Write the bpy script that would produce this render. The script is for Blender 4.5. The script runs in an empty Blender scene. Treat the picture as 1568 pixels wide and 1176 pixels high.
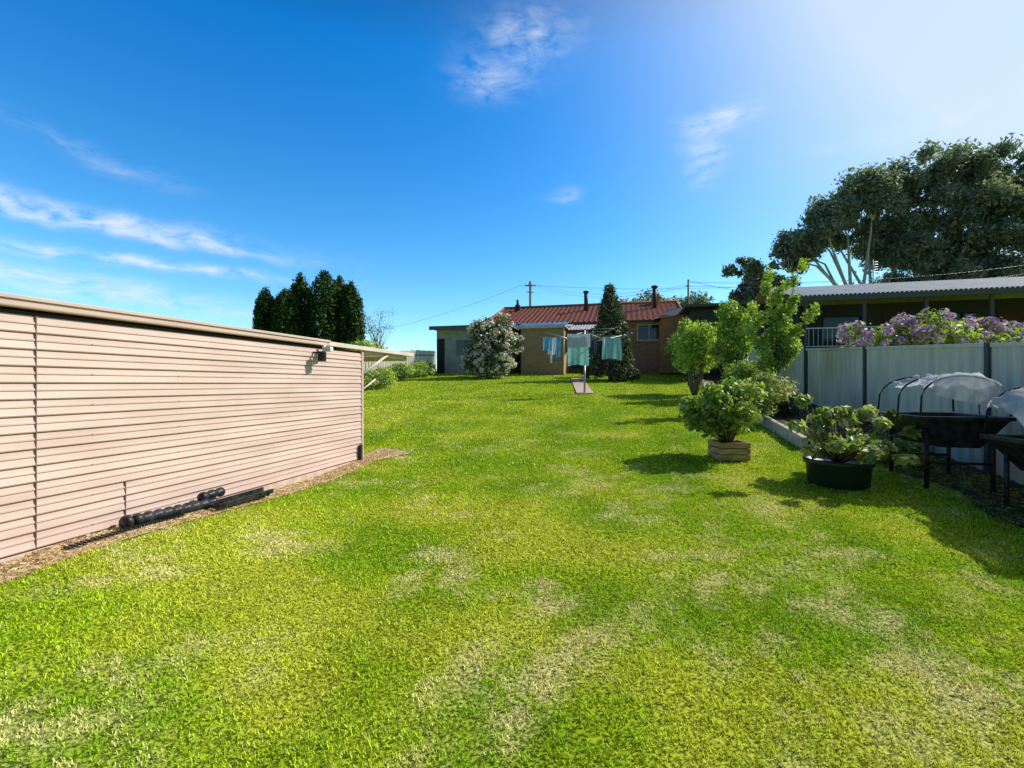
import bpy, math, random
import numpy as np
from mathutils import Vector, Matrix
random.seed(7); rng=np.random.default_rng(7)
scene=bpy.context.scene
col=scene.collection
# ------------------------------------------------------------ helpers
def ss(t):
    t=np.clip(t,0,1); return t*t*(3-2*t)
def gz(x,y):
    x=np.asarray(x,float); y=np.asarray(y,float)
    ye=np.where(y<22,y,22+6*np.tanh((y-22)/6)); ye=np.where(ye<-3,-3+3*np.tanh((ye+3)/3),ye)
    z=.09*ye
    z=z+.30*ss((-x-1)/2)*ss((6-y)/3.2)
    fx=4.6+.253*np.minimum(y,40)
    z=z+1.2*ss((x-fx-1)/4)*ss((y-8)/6)
    z=z+.005*np.sin(x*1.3+.5)*np.cos(y*.7)
    return z
def G(x,y): return float(gz(x,y))
TBL=np.random.default_rng(3).random((256,256))
def vnoise(x,y):
    xi=np.floor(x).astype(int); yi=np.floor(y).astype(int); fx=x-xi; fy=y-yi
    fx=fx*fx*(3-2*fx); fy=fy*fy*(3-2*fy)
    a=TBL[xi%256,yi%256]; b=TBL[(xi+1)%256,yi%256]; c=TBL[xi%256,(yi+1)%256]; d=TBL[(xi+1)%256,(yi+1)%256]
    return (a*(1-fx)+b*fx)*(1-fy)+(c*(1-fx)+d*fx)*fy
def fbm(x,y,s,o=5,r=.55):
    t=0;amp=1;tot=0
    for i in range(o):
        ca,sa=math.cos(i*1.1),math.sin(i*1.1)
        t=t+amp*vnoise((x*ca-y*sa)*s+17.3*i+50,(x*sa+y*ca)*s+9.1*i+50); tot+=amp; amp*=r; s*=2.03
    return t/tot

def mat(name,color=(.5,.5,.5),rough=.7,metal=0,spec=.3):
    m=bpy.data.materials.new(name); m.use_nodes=True
    b=m.node_tree.nodes['Principled BSDF']
    b.inputs['Base Color'].default_value=(*color,1); b.inputs['Roughness'].default_value=rough
    b.inputs['Metallic'].default_value=metal; b.inputs['Specular IOR Level'].default_value=spec
    return m
def N(m): return m.node_tree.nodes, m.node_tree.links
def noisy(name,c1,c2,scale=5,rough=.7,bump=.2,detail=4,stretch=(1,1,1),spec=.3,bscale=None,lo=.35,hi=.65,coord='Object'):
    m=mat(name,c1,rough,0,spec); n,l=N(m); b=n['Principled BSDF']
    tc=n.new('ShaderNodeTexCoord'); mp=n.new('ShaderNodeMapping'); mp.inputs['Scale'].default_value=stretch
    l.new(tc.outputs[coord],mp.inputs[0])
    t=n.new('ShaderNodeTexNoise'); t.inputs['Scale'].default_value=scale; t.inputs['Detail'].default_value=detail
    l.new(mp.outputs[0],t.inputs[0])
    r=n.new('ShaderNodeValToRGB'); r.color_ramp.elements[0].position=lo; r.color_ramp.elements[1].position=hi
    r.color_ramp.elements[0].color=(*c1,1); r.color_ramp.elements[1].color=(*c2,1)
    l.new(t.outputs[0],r.inputs[0]); l.new(r.outputs[0],b.inputs['Base Color'])
    if bump:
        t2=n.new('ShaderNodeTexNoise'); t2.inputs['Scale'].default_value=bscale or scale*6; t2.inputs['Detail'].default_value=3
        l.new(mp.outputs[0],t2.inputs[0])
        bp=n.new('ShaderNodeBump'); bp.inputs['Strength'].default_value=bump; bp.inputs['Distance'].default_value=.02
        l.new(t2.outputs[0],bp.inputs['Height']); l.new(bp.outputs[0],b.inputs['Normal'])
    return m
def leafmat(name,cols,transl=.35,rough=.5,gloss=.06):
    m=bpy.data.materials.new(name); m.use_nodes=True; n,l=N(m); n.clear()
    o=n.new('ShaderNodeOutputMaterial'); at=n.new('ShaderNodeAttribute'); at.attribute_name='rnd'
    r=n.new('ShaderNodeValToRGB'); els=r.color_ramp.elements
    k=len(cols)
    els[0].position=0; els[0].color=(*cols[0],1); els[1].position=1; els[1].color=(*cols[-1],1)
    for i in range(1,k-1):
        e=els.new(i/(k-1)); e.color=(*cols[i],1)
    l.new(at.outputs['Fac'],r.inputs[0])
    d=n.new('ShaderNodeBsdfDiffuse'); t=n.new('ShaderNodeBsdfTranslucent'); mx=n.new('ShaderNodeMixShader'); mx.inputs[0].default_value=transl
    l.new(r.outputs[0],d.inputs[0])
    hs=n.new('ShaderNodeMixRGB'); hs.blend_type='MULTIPLY'; hs.inputs[0].default_value=1; hs.inputs[2].default_value=(1.25,1.35,.5,1)
    l.new(r.outputs[0],hs.inputs[1]); l.new(hs.outputs[0],t.inputs[0])
    l.new(d.outputs[0],mx.inputs[1]); l.new(t.outputs[0],mx.inputs[2])
    g=n.new('ShaderNodeBsdfGlossy'); g.inputs['Roughness'].default_value=rough; g.inputs[0].default_value=(1,1,1,1)
    m2=n.new('ShaderNodeMixShader'); m2.inputs[0].default_value=gloss
    l.new(mx.outputs[0],m2.inputs[1]); l.new(g.outputs[0],m2.inputs[2]); l.new(m2.outputs[0],o.inputs[0])
    return m

def empty(name,loc=(0,0,0),rz=0):
    e=bpy.data.objects.new(name,None); e.empty_display_size=.2; col.objects.link(e)
    e.location=loc; e.rotation_euler=(0,0,rz); return e
def link(name,me,m,parent=None,local=False,smooth=False):
    o=bpy.data.objects.new(name,me); col.objects.link(o)
    if m is not None:
        for q in (m if isinstance(m,(list,tuple)) else [m]): me.materials.append(q)
    if parent is not None:
        o.parent=parent
        if not local:
            M=Matrix.LocRotScale(parent.location,parent.rotation_euler,None)
            o.matrix_parent_inverse=M.inverted()
    if smooth: me.polygons.foreach_set('use_smooth',[True]*len(me.polygons))
    return o
def mesh(name,v,f,m,parent=None,local=False,smooth=False):
    me=bpy.data.meshes.new(name); me.from_pydata([tuple(map(float,p)) for p in v],[],f); me.update()
    return link(name,me,m,parent,local,smooth)
def bevel(o,w,seg=2):
    b=o.modifiers.new('bevel','BEVEL'); b.width=w; b.segments=seg; b.limit_method='ANGLE'
    return o
def box(name,c,s,m,parent=None,local=False,rz=0,bev=0,taper=1.0):
    hx,hy,hz=s[0]/2,s[1]/2,s[2]/2; v=[]
    cr,sr=math.cos(rz),math.sin(rz)
    for z in (-1,1):
        k=1 if z>0 else taper
        for x,y in ((-1,-1),(1,-1),(1,1),(-1,1)):
            X,Y=x*hx*k,y*hy*k; v.append((c[0]+X*cr-Y*sr,c[1]+X*sr+Y*cr,c[2]+z*hz))
    f=[(3,2,1,0),(4,5,6,7),(0,1,5,4),(1,2,6,5),(2,3,7,6),(3,0,4,7)]
    o=mesh(name,v,f,m,parent,local)
    if bev: bevel(o,bev)
    return o
def tubes(name,lines,m,parent=None,local=False,seg=8,smooth=True):
    V=[];F=[]
    for pts,rad in lines:
        pts=[Vector(p) for p in pts]
        if not hasattr(rad,'__len__'): rad=[rad]*len(pts)
        base=len(V)
        for i,p in enumerate(pts):
            d=(pts[min(i+1,len(pts)-1)]-pts[max(i-1,0)]).normalized()
            a=Vector((0,0,1)) if abs(d.z)<.9 else Vector((1,0,0))
            u=d.cross(a).normalized(); w=d.cross(u)
            for k in range(seg):
                t=2*math.pi*k/seg; V.append(p+(u*math.cos(t)+w*math.sin(t))*rad[i])
        for i in range(len(pts)-1):
            for k in range(seg):
                a=base+i*seg+k; b=base+i*seg+(k+1)%seg
                F.append((a,b,b+seg,a+seg))
        F.append(tuple(base+k for k in range(seg))[::-1]); F.append(tuple(base+(len(pts)-1)*seg+k for k in range(seg)))
    return mesh(name,V,F,m,parent,local,smooth)
def npmesh(name,verts,nper,m,parent=None,attr=None,local=False,cattr=None):
    nv=len(verts); nf=nv//nper
    me=bpy.data.meshes.new(name); me.vertices.add(nv); me.vertices.foreach_set('co',verts.astype(np.float32).ravel())
    me.loops.add(nv); me.loops.foreach_set('vertex_index',np.arange(nv,dtype=np.int32))
    me.polygons.add(nf); me.polygons.foreach_set('loop_start',np.arange(0,nv,nper,dtype=np.int32))
    try: me.polygons.foreach_set('loop_total',np.full(nf,nper,dtype=np.int32))
    except Exception: pass
    if attr is not None:
        a=me.attributes.new('rnd','FLOAT','POINT'); a.data.foreach_set('value',np.repeat(attr,nper).astype(np.float32))
    if cattr is not None:
        a=me.attributes.new('gcol','FLOAT_COLOR','POINT'); c4=np.concatenate([cattr,np.ones((len(cattr),1))],1)
        a.data.foreach_set('color',np.repeat(c4,nper,axis=0).astype(np.float32).ravel())
    me.update(calc_edges=True)
    return link(name,me,m,parent,local)
def unit(n):
    v=rng.normal(size=(n,3)); return v/np.linalg.norm(v,axis=1,keepdims=True)
def subclumps(c,r,k,sr,inner=.5,flat=1):
    out=[]; d=unit(k)
    for i in range(k):
        q=inner+(1-inner)*rng.random()
        s=sr*(.7+.6*rng.random())
        out.append((np.array(c)+d[i]*np.array(r)*q,np.array([s,s,s*flat])))
    return out
def leaves(name,clumps,n,size,m,parent=None,aspect=.45,shell=.45,out=.5,up=.2,jit=.35,zmin=None,local=False):
    C=np.array([c for c,_ in clumps]); R=np.array([r if hasattr(r,'__len__') else (r,r,r) for _,r in clumps],float)
    w=np.prod(R,axis=1)**(2/3); w/=w.sum()
    idx=rng.choice(len(C),n,p=w); d=unit(n)
    q=(shell+(1-shell)*rng.random(n)**.6)*(1+jit*(rng.random(n)-.5))
    p=C[idx]+d*R[idx]*q[:,None]
    nr=d*out+unit(n)*(1-out)+np.array([0,0,up]); nr/=np.linalg.norm(nr,axis=1,keepdims=True)
    t=np.cross(nr,unit(n)); t/=np.linalg.norm(t,axis=1,keepdims=True)+1e-9; b=np.cross(nr,t)
    s=(size*(.6+.8*rng.random(n)))[:,None]
    v=np.stack([p-t*s*.5,p+b*s*aspect*.5-t*s*.05,p+t*s*.5-nr*s*.12,p-b*s*aspect*.5-t*s*.05],axis=1)
    clr=np.clip(.5+.22*rng.normal(size=n)+.18*rng.normal(size=len(C))[idx],0,1)
    if zmin is not None:
        k=p[:,2]>zmin; v=v[k]; clr=clr[k]
    return npmesh(name,v.reshape(-1,3),4,m,parent,clr,local)

# ------------------------------------------------------------ camera, sun, world
cam=bpy.data.cameras.new('camera'); co=bpy.data.objects.new('camera',cam); col.objects.link(co)
co.location=(0,0,1.65); co.rotation_euler=(math.radians(90),0,0); cam.sensor_width=36; cam.lens=16.07
cam.clip_start=.05; cam.clip_end=3000; scene.camera=co
SD=Vector((1,.30,0)).normalized(); EL=math.radians(41)
sund=Vector((SD.x*math.cos(EL),SD.y*math.cos(EL),math.sin(EL)))
sl=bpy.data.lights.new('sun','SUN'); sl.energy=5; sl.angle=math.radians(.5); sl.color=(1,.96,.88)
so=bpy.data.objects.new('sun',sl); col.objects.link(so); so.rotation_euler=sund.to_track_quat('Z','Y').to_euler(); so.location=(20,5,20)
scene.view_settings.view_transform='Standard'; scene.view_settings.look='None'; scene.view_settings.exposure=0
w=bpy.data.worlds.new('World'); scene.world=w; w.use_nodes=True; n=w.node_tree.nodes; l=w.node_tree.links; n.clear()
try: w.cycles.sampling_method='NONE'
except Exception: pass
def M(op,a,b=None,c=None):
    x=n.new('ShaderNodeMath'); x.operation=op
    for i,q in enumerate((a,b,c)):
        if q is None: continue
        if isinstance(q,(int,float)): x.inputs[i].default_value=q
        else: l.new(q,x.inputs[i])
    return x.outputs[0]
wo=n.new('ShaderNodeOutputWorld'); bg=n.new('ShaderNodeBackground'); bg.inputs[1].default_value=.15
sky=n.new('ShaderNodeTexSky'); sky.sky_type='NISHITA'; sky.sun_disc=False; sky.sun_elevation=EL
sky.sun_rotation=math.atan2(sund.x,sund.y); sky.altitude=600; sky.air_density=1.0; sky.dust_density=.6; sky.ozone_density=2.5
hs=n.new('ShaderNodeHueSaturation'); hs.inputs['Saturation'].default_value=1.25; l.new(sky.outputs[0],hs.inputs['Color'])
tc=n.new('ShaderNodeTexCoord'); spx=n.new('ShaderNodeSeparateXYZ'); l.new(tc.outputs['Generated'],spx.inputs[0])
X,Y,Z=spx.outputs
az=M('ARCTAN2',X,Y); el=M('ARCSINE',Z)
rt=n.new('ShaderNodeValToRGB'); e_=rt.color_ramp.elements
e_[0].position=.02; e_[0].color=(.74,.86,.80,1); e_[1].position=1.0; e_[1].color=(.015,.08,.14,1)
q=e_.new(.58); q.color=(.07,.66,.88,1); q=e_.new(.72); q.color=(.035,.24,.36,1)  # ramp falls off towards the zenith to cut sky fill in the shadows
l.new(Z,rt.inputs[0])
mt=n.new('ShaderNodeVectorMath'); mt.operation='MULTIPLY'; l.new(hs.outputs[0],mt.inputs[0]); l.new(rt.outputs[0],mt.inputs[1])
# sky behind the camera is dimmed so shadows on the lawn come out darker
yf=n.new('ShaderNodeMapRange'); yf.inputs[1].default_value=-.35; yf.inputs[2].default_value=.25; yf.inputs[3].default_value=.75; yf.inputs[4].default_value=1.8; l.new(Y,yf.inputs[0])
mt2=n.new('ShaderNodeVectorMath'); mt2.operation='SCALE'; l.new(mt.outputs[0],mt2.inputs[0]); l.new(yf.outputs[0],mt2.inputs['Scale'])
nw=n.new('ShaderNodeTexNoise'); nw.inputs['Scale'].default_value=7; nw.inputs['Detail'].default_value=3; l.new(tc.outputs['Generated'],nw.inputs[0])
sc=n.new('ShaderNodeSeparateColor'); l.new(nw.outputs['Color'],sc.inputs[0])
azw=M('ADD',az,M('MULTIPLY',M('SUBTRACT',sc.outputs[0],.5),.10)); elw=M('ADD',el,M('MULTIPLY',M('SUBTRACT',sc.outputs[1],.5),.05))
clouds=[(-.05,.59,.07,.03,.6,0),(.03,.65,.09,.035,.65,0),(.425,.485,.055,.018,1.1,0),(.39,.43,.03,.04,.9,0),
 (-.80,.262,.22,.015,1.5,-.02),(-.60,.246,.16,.010,.9,-.02),(-.70,.203,.23,.009,1.4,.0),(-.80,.165,.22,.013,1.3,-.06),(-.70,.14,.2,.010,.9,-.06),(-.73,.351,.10,.012,.35,-.2),(.119,.39,.03,.012,.6,0),
 (.76,.40,.17,.022,.35,0),(-.7,.07,.4,.04,.7,0),(2.4,.45,.3,.05,.6,0)]
acc=None
for a0,e0,wa,we,am,tl in clouds:
    da=M('SUBTRACT',azw,a0); de=M('SUBTRACT',M('SUBTRACT',elw,e0),M('MULTIPLY',da,tl)) if tl else M('SUBTRACT',elw,e0)
    d1=M('DIVIDE',da,wa); d2=M('DIVIDE',de,we)
    q=M('ADD',M('MULTIPLY',d1,d1),M('MULTIPLY',d2,d2))
    g=M('MULTIPLY',M('EXPONENT',M('MULTIPLY',q,-1)),am)
    acc=g if acc is None else M('ADD',acc,g)
cv=n.new('ShaderNodeCombineXYZ'); l.new(M('MULTIPLY',azw,7),cv.inputs[0]); l.new(M('MULTIPLY',elw,20),cv.inputs[1])
nf=n.new('ShaderNodeTexNoise'); nf.inputs['Scale'].default_value=2.4; nf.inputs['Detail'].default_value=5; nf.inputs['Roughness'].default_value=.62; nf.inputs['Distortion'].default_value=.3
l.new(cv.outputs[0],nf.inputs[0])
mr=n.new('ShaderNodeMapRange'); mr.inputs[1].default_value=.34; mr.inputs[2].default_value=.78; mr.clamp=True; l.new(nf.outputs[0],mr.inputs[0])
cm=M('MULTIPLY',acc,mr.outputs[0]); cm=M('MINIMUM',cm,.75)
dt=n.new('ShaderNodeVectorMath'); dt.operation='DOT_PRODUCT'; l.new(tc.outputs['Generated'],dt.inputs[0]); dt.inputs[1].default_value=sund
hz=M('MULTIPLY',M('POWER',M('MAXIMUM',dt.outputs['Value'],0),7.0),2.3)
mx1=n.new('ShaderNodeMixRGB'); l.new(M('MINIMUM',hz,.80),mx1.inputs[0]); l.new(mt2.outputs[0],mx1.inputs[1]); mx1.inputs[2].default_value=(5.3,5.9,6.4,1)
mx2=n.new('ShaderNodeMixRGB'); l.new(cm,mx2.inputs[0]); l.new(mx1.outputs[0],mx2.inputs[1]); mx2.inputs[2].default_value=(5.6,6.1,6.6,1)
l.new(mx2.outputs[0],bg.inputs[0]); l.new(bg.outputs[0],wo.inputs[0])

# ------------------------------------------------------------ lawn materials
def lawncol(x,y):
    b=fbm(x,y,1.1,5,.6); g0=np.array((.32,.50,.022)); g1=np.array((.45,.60,.03)); g2=np.array((.60,.67,.06))
    far=np.clip((y-7)/8,0,1)*.6
    b=b*(1-far)+.49*far
    t=np.clip((b-.36)/.16,0,1)[:,None]; t2=np.clip((b-.52)/.14,0,1)[:,None]
    c=g0*(1-t)+g1*t; c=c*(1-t2)+g2*t2
    s=ss((fbm(x*1.0+31,y*1.1+7,2.2,6,.66)-.53)/.11); s2=ss((fbm(x+9,y+3,9,3,.6)-.38)/.24)
    s=(s*s2*.75)[:,None]
    near=np.clip(1.25-.10*y,.35,1)[:,None]
    s=s*near
    c=c*(1+.04*np.sin((x-.253*y)*2*np.pi/1.05+.2*np.sin(y*.7))[:,None])
    return c*(1-s)+np.array((.92,.82,.38))*s
mb=bpy.data.materials.new('grass_blades'); mb.use_nodes=True; n_,l_=N(mb); n_.clear()
o_=n_.new('ShaderNodeOutputMaterial'); a_=n_.new('ShaderNodeAttribute'); a_.attribute_name='gcol'
d_=n_.new('ShaderNodeBsdfDiffuse'); t_=n_.new('ShaderNodeBsdfTranslucent'); x_=n_.new('ShaderNodeMixShader'); x_.inputs[0].default_value=.25
l_.new(a_.outputs['Color'],d_.inputs[0]); l_.new(a_.outputs['Color'],t_.inputs[0]); l_.new(d_.outputs[0],x_.inputs[1]); l_.new(t_.outputs[0],x_.inputs[2]); l_.new(x_.outputs[0],o_.inputs[0])
mg=bpy.data.materials.new('lawn_soil'); mg.use_nodes=True; n_,l_=N(mg); n_.clear()
o_=n_.new('ShaderNodeOutputMaterial'); a_=n_.new('ShaderNodeAttribute'); a_.attribute_name='gcol'; d_=n_.new('ShaderNodeBsdfDiffuse')
g_=n_.new('ShaderNodeNewGeometry'); t_=n_.new('ShaderNodeTexNoise'); t_.inputs['Scale'].default_value=60; t_.inputs['Detail'].default_value=2; l_.new(g_.outputs['Position'],t_.inputs[0])
r_=n_.new('ShaderNodeValToRGB'); r_.color_ramp.elements[0].position=.38; r_.color_ramp.elements[0].color=(.18,.20,.18,1); r_.color_ramp.elements[1].position=.62; r_.color_ramp.elements[1].color=(.9,.9,.9,1); l_.new(t_.outputs[0],r_.inputs[0])
x_=n_.new('ShaderNodeMixRGB'); x_.blend_type='MULTIPLY'; x_.inputs[0].default_value=1; l_.new(a_.outputs['Color'],x_.inputs[1]); l_.new(r_.outputs[0],x_.inputs[2]); l_.new(x_.outputs[0],d_.inputs[0]); l_.new(d_.outputs[0],o_.inputs[0])

# ------------------------------------------------------------ ground
u=np.linspace(-1,1,301); gx=np.sinh(u*6)/np.sinh(6)*900
v=np.linspace(-1,1,341); gy=np.sinh(v*6)/np.sinh(6)*900+5
XX,YY=np.meshgrid(gx,gy); ZZ=gz(XX,YY)
verts=np.stack([XX,YY,ZZ],-1).reshape(-1,3); W=len(gx)
F=[(j*W+i,j*W+i+1,(j+1)*W+i+1,(j+1)*W+i) for j in range(len(gy)-1) for i in range(W-1)]
go=mesh('ground',verts,F,mg,smooth=True)
a=go.data.attributes.new('gcol','FLOAT_COLOR','POINT'); c=lawncol(XX.ravel(),YY.ravel())*.85; a.data.foreach_set('color',np.concatenate([c,np.ones((len(c),1))],1).astype(np.float32).ravel())

def shedx(y): return -3.82+.257*y
def bedx(y): return np.where(y<9.6,4.5+(y-7)*.254,5.16+(y-9.6)*.276)
def pathx(y): return 2.35+(y-14.7)*.10
def stripw(y): return .15+.04*np.sin(y*5)+.04*np.sin(y*13+1)+.03*np.sin(y*29)
def lawnmask(x,y):
    k=(x<4.6+.253*y-.02)
    k&=~((y<6.9)&(x<shedx(y)+stripw(y)))
    k&=~(((x+1.95)/.36)**2+((y-6.8)/.28)**2<1+.25*np.sin(x*17))
    k&=~((y>7)&(x>bedx(y)-.02))
    k&=~((y>14.6)&(y<21)&(np.abs(x-pathx(y))<.26))
    k&=(x>-6.0)
    return k
def grass(y0,y1,dens,wd,ht):
    xm=1.16*y1+1.3; area=2*xm*(y1-y0); n=int(area*dens)
    x=rng.uniform(-xm,xm,n); y=rng.uniform(y0,y1,n)
    k=(np.abs(x)<1.16*y+1.3)&lawnmask(x,y); x=x[k]; y=y[k]
    cl=fbm(x,y,19,2,.5); k=rng.random(len(x))<np.clip(-.1+1.8*cl,0,1); x=x[k];y=y[k];cl=cl[k]; n=len(x)
    z=gz(x,y)
    h=ht*(.35+.8*rng.random(n))*(.5+1.0*cl); w=wd*(.6+.8*rng.random(n))
    la=rng.uniform(0,2*np.pi,n); ln=ht*(.25+.75*rng.random(n))
    a=la+np.pi/2+rng.normal(size=n)*.5
    b0=np.stack([x-np.cos(a)*w/2,y-np.sin(a)*w/2,z-.003],1); b1=np.stack([x+np.cos(a)*w/2,y+np.sin(a)*w/2,z-.003],1)
    tx=x+np.cos(la)*ln; ty=y+np.sin(la)*ln
    t0=np.stack([tx+np.cos(a)*w*.3,ty+np.sin(a)*w*.3,z+h],1); t1=np.stack([tx-np.cos(a)*w*.3,ty-np.sin(a)*w*.3,z+h],1)
    v=np.stack([b0,b1,t0,t1],1).reshape(-1,3)
    c=lawncol(x,y); r=np.clip(.5+.25*rng.normal(size=n),0,1)[:,None]
    c=c*(.38+1.25*r)*(.72+.6*cl[:,None])
    dry=(rng.random(n)<.08)[:,None]; c=np.where(dry,c*.4+np.array((.55,.5,.28))*.9,c)
    return v,np.clip(c,0,.95)
parts=[grass(.9,3.2,16000,.0050,.015),grass(3.2,6,8000,.0070,.017),grass(6,11,2800,.012,.020),grass(11,25,750,.022,.025)]
npmesh('grass',np.concatenate([p[0] for p in parts]),4,mb,None,None,False,np.concatenate([p[1] for p in parts]))

# dirt strip by the shed
mulch=noisy('dry_dirt_straw',(.24,.13,.07),(.70,.50,.30),scale=22,bump=1.0,rough=.95,bscale=60,lo=.34,hi=.66)
vs=[];fs=[]
ys=np.linspace(-1,7.1,110)
for y in ys:
    wdt=.30 if y<6.4 else .30+.7*(y-6.4)
    if y>6.8: wdt=.58-(y-6.8)*1.4
    for j in range(9):
        x=shedx(y)-.08+(wdt+.08)*j/8; vs.append((x,y,G(x,y)+.008+.010*rng.random()*(1 if 0<j<8 else 0)))
for i in range(len(ys)-1):
    for j in range(8): a=i*9+j; fs.append((a,a+1,a+10,a+9))
mesh('dirt_strip',vs,fs,mulch,smooth=True)
nn=9000; y=rng.uniform(0,7.0,nn); x=shedx(y)+rng.random(nn)*.29; z=gz(x,y)+.018
t=unit(nn); t[:,2]*=.25; b=np.cross(t,unit(nn)); s=(.008+.022*rng.random(nn))[:,None]
p=np.stack([x,y,z],1); v4=np.stack([p-t*s,p+b*s*.2,p+t*s,p-b*s*.2],1).reshape(-1,3)
npmesh('straw_litter',v4,4,leafmat('chips',[(.22,.11,.05),(.60,.44,.20),(.85,.74,.42)],.05),None,np.clip(rng.random(nn)*.8+.2,0,1))

# ------------------------------------------------------------ garden shed (left)
dirv=Vector((.257,1,0)).normalized(); nrm=Vector((dirv.y,-dirv.x,0))
pink=noisy('shed_cladding',(.58,.42,.36),(.67,.505,.44),scale=1.3,rough=.5,bump=.03,stretch=(1,1,4),detail=6)
pinkd=mat('shed_dark_gap',(.03,.025,.025)); cream=noisy('cream_paint',(.62,.53,.44),(.72,.63,.54),scale=3,bump=.02)
conc=noisy('concrete',(.36,.33,.29),(.5,.47,.42),scale=9,bump=.3); foot=noisy('footing_painted',(.50,.38,.31),(.64,.51,.42),scale=9,bump=.2)
shed=empty('garden_shed',(shedx(3),3,.6))
def sp(y,off,z):
    return Vector((shedx(y),y,0))+nrm*off+Vector((0,0,z))
def prof(name,y0,y1,profile,m,parent):
    V=[];F=[]
    for o,z in profile: V.append(sp(y0,o,z)); V.append(sp(y1,o,z))
    for i in range(len(profile)-1): F.append((2*i,2*i+1,2*i+3,2*i+2))
    return mesh(name,V,F,m,parent)
pr=[];nb=14;h=(2.085-.60)/nb
for i in range(nb):
    z=.60+i*h; pr+=[(.000,z+.001),(.017,z-.003),(.021,z+.004),(.018,z+.018),(.012,z+h*.46),(.018,z+h*.50),(.018,z+h*.60),(.012,z+h*.65),(.008,z+h*.92),(.000,z+h*.94)]
pr.append((.0,2.085))
prof('cladding',-2.5,6.5,pr,pink,shed)
def slab(name,y0,y1,o0,o1,z0,z1,m,parent,bev=.004):
    V=[sp(y,o,z) for z in (z0,z1) for y,o in ((y0,o0),(y1,o0),(y1,o1),(y0,o1))]
    o=mesh(name,V,[(0,1,2,3),(7,6,5,4),(0,4,5,1),(1,5,6,2),(2,6,7,3),(3,7,4,0)],m,parent)
    if bev: bevel(o,bev)
    return o
slab('body',-2.5,6.49,-3.0,-.02,.3,2.08,pink,shed,0)
slab('footing',-2.5,6.52,-3.0,.010,-.3,.585,foot,shed)
slab('dark_gap',-2.5,6.5,-.015,-.002,2.086,2.11,pinkd,shed,0)
slab('gutter_fascia',-2.5,5.75,-.02,.060,2.125,2.19,pink,shed,.01)
slab('gutter_lip',-2.5,5.75,.061,.073,2.172,2.197,pink,shed,.003)
slab('roof_deck',-2.5,7.95,-3.2,-.03,2.14,2.178,cream,shed)
slab('roof_edge_beam',5.76,8.0,-.02,.05,2.13,2.185,cream,shed)
slab('roof_under_beam',6.5,7.8,-.06,-.03,2.07,2.128,cream,shed)
slab('end_beam',7.9,7.96,-2.9,-.06,2.05,2.13,cream,shed)
slab('corner_trim',6.49,6.53,-.05,.026,.60,2.10,pink,shed,.003)
sm=mat('seam',(.20,.14,.12))
slab('panel_seam_a',2.93,2.935,.0,.022,.60,2.085,sm,shed,0)
slab('panel_seam_b',3.45,3.455,.0,.022,.60,.92,sm,shed,0)
slab('downpipe_stub',6.40,6.45,.03,.065,.56,.80,pinkd,shed,.004)
tubes('roof_brace',[([sp(6.55,.0,1.80),sp(7.25,.0,2.12)],.018),([sp(6.53,-.02,1.55),sp(6.9,-.02,1.72)],.012)],cream,shed)
scr=[]
for zz in np.arange(.60+h*.55,2.0,h*2):
    for yy in np.arange(2.0,6.4,.62): scr.append(([sp(yy,.017,zz),sp(yy,.021,zz)],.004))
tubes('screws',scr,mat('screw_heads',(.3,.24,.2)),shed,seg=6)
wht=mat('white_plastic',(.75,.75,.73),.35); blk=mat('black_plastic',(.012,.012,.014),.35)
fl=empty('flood_light',tuple(sp(5.55,.1,2.05)))
box('housing',sp(5.62,.13,2.075),(.10,.09,.06),wht,fl,bev=.01)
box('bracket',sp(5.62,.075,2.06),(.03,.04,.14),wht,fl,bev=.004)
box('lamp_head',sp(5.50,.14,1.98),(.07,.10,.12),blk,fl,bev=.012)
tubes('lamp_arm',[([sp(5.5,.02,2.03),sp(5.5,.13,2.02)],.012)],blk,fl)

def ribbed(name,p0,p1,r,ribs):
    p0=Vector(p0);p1=Vector(p1); pts=[];rad=[]
    for i in range(ribs):
        for k,q in ((0,.78),(.25,1),(.6,1),(.75,.78)):
            pts.append(p0.lerp(p1,(i+k)/ribs)); rad.append(r*q)
    return pts,rad
blk2=noisy('dusty_black_plastic',(.010,.010,.012),(.04,.04,.045),scale=14,rough=.4,bump=.05)
dp=empty('corrugated_drain_pipe',tuple(sp(3.8,.1,.64)))
tubes('pipe',[ribbed('',sp(3.44,.11,G(-2.9,3.42)+.055),sp(4.12,.13,G(-2.7,4.15)+.055),.045,9),ribbed('',sp(3.37,.11,G(-2.9,3.4)+.055),sp(3.44,.11,G(-2.9,3.4)+.055),.052,1),
 ribbed('',sp(3.98,.10,G(-2.7,4.2)+.12),sp(4.22,.10,G(-2.7,4.2)+.125),.042,3)],blk2,dp,seg=14)
dg=empty('drain_grate',tuple(sp(4.3,.2,.6)))
for i in range(11):
    a=sp(4.02+.05*i,.20,0); z=G(a.x,a.y)+.03
    slab('bar_%d'%i,4.0+.055*i,4.02+.055*i,.17,.27,z,z+.03,blk2,dg,.003)
slab('rail',4.0,4.6,.155,.168,.58,.625,blk2,dg,.003); slab('rail_b',4.0,4.6,.271,.285,.57,.615,blk2,dg,.003)
gm=empty('gutter_mesh_strip',tuple(sp(3.2,.2,.55)))
for i in range(26):
    a=sp(3.0+.03*i,.2,0); z=G(a.x,a.y)+.025
    slab('slat_%d'%i,3.0+.03*i,3.016+.03*i,.14,.20,z,z+.012,blk2,gm,0)

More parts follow.
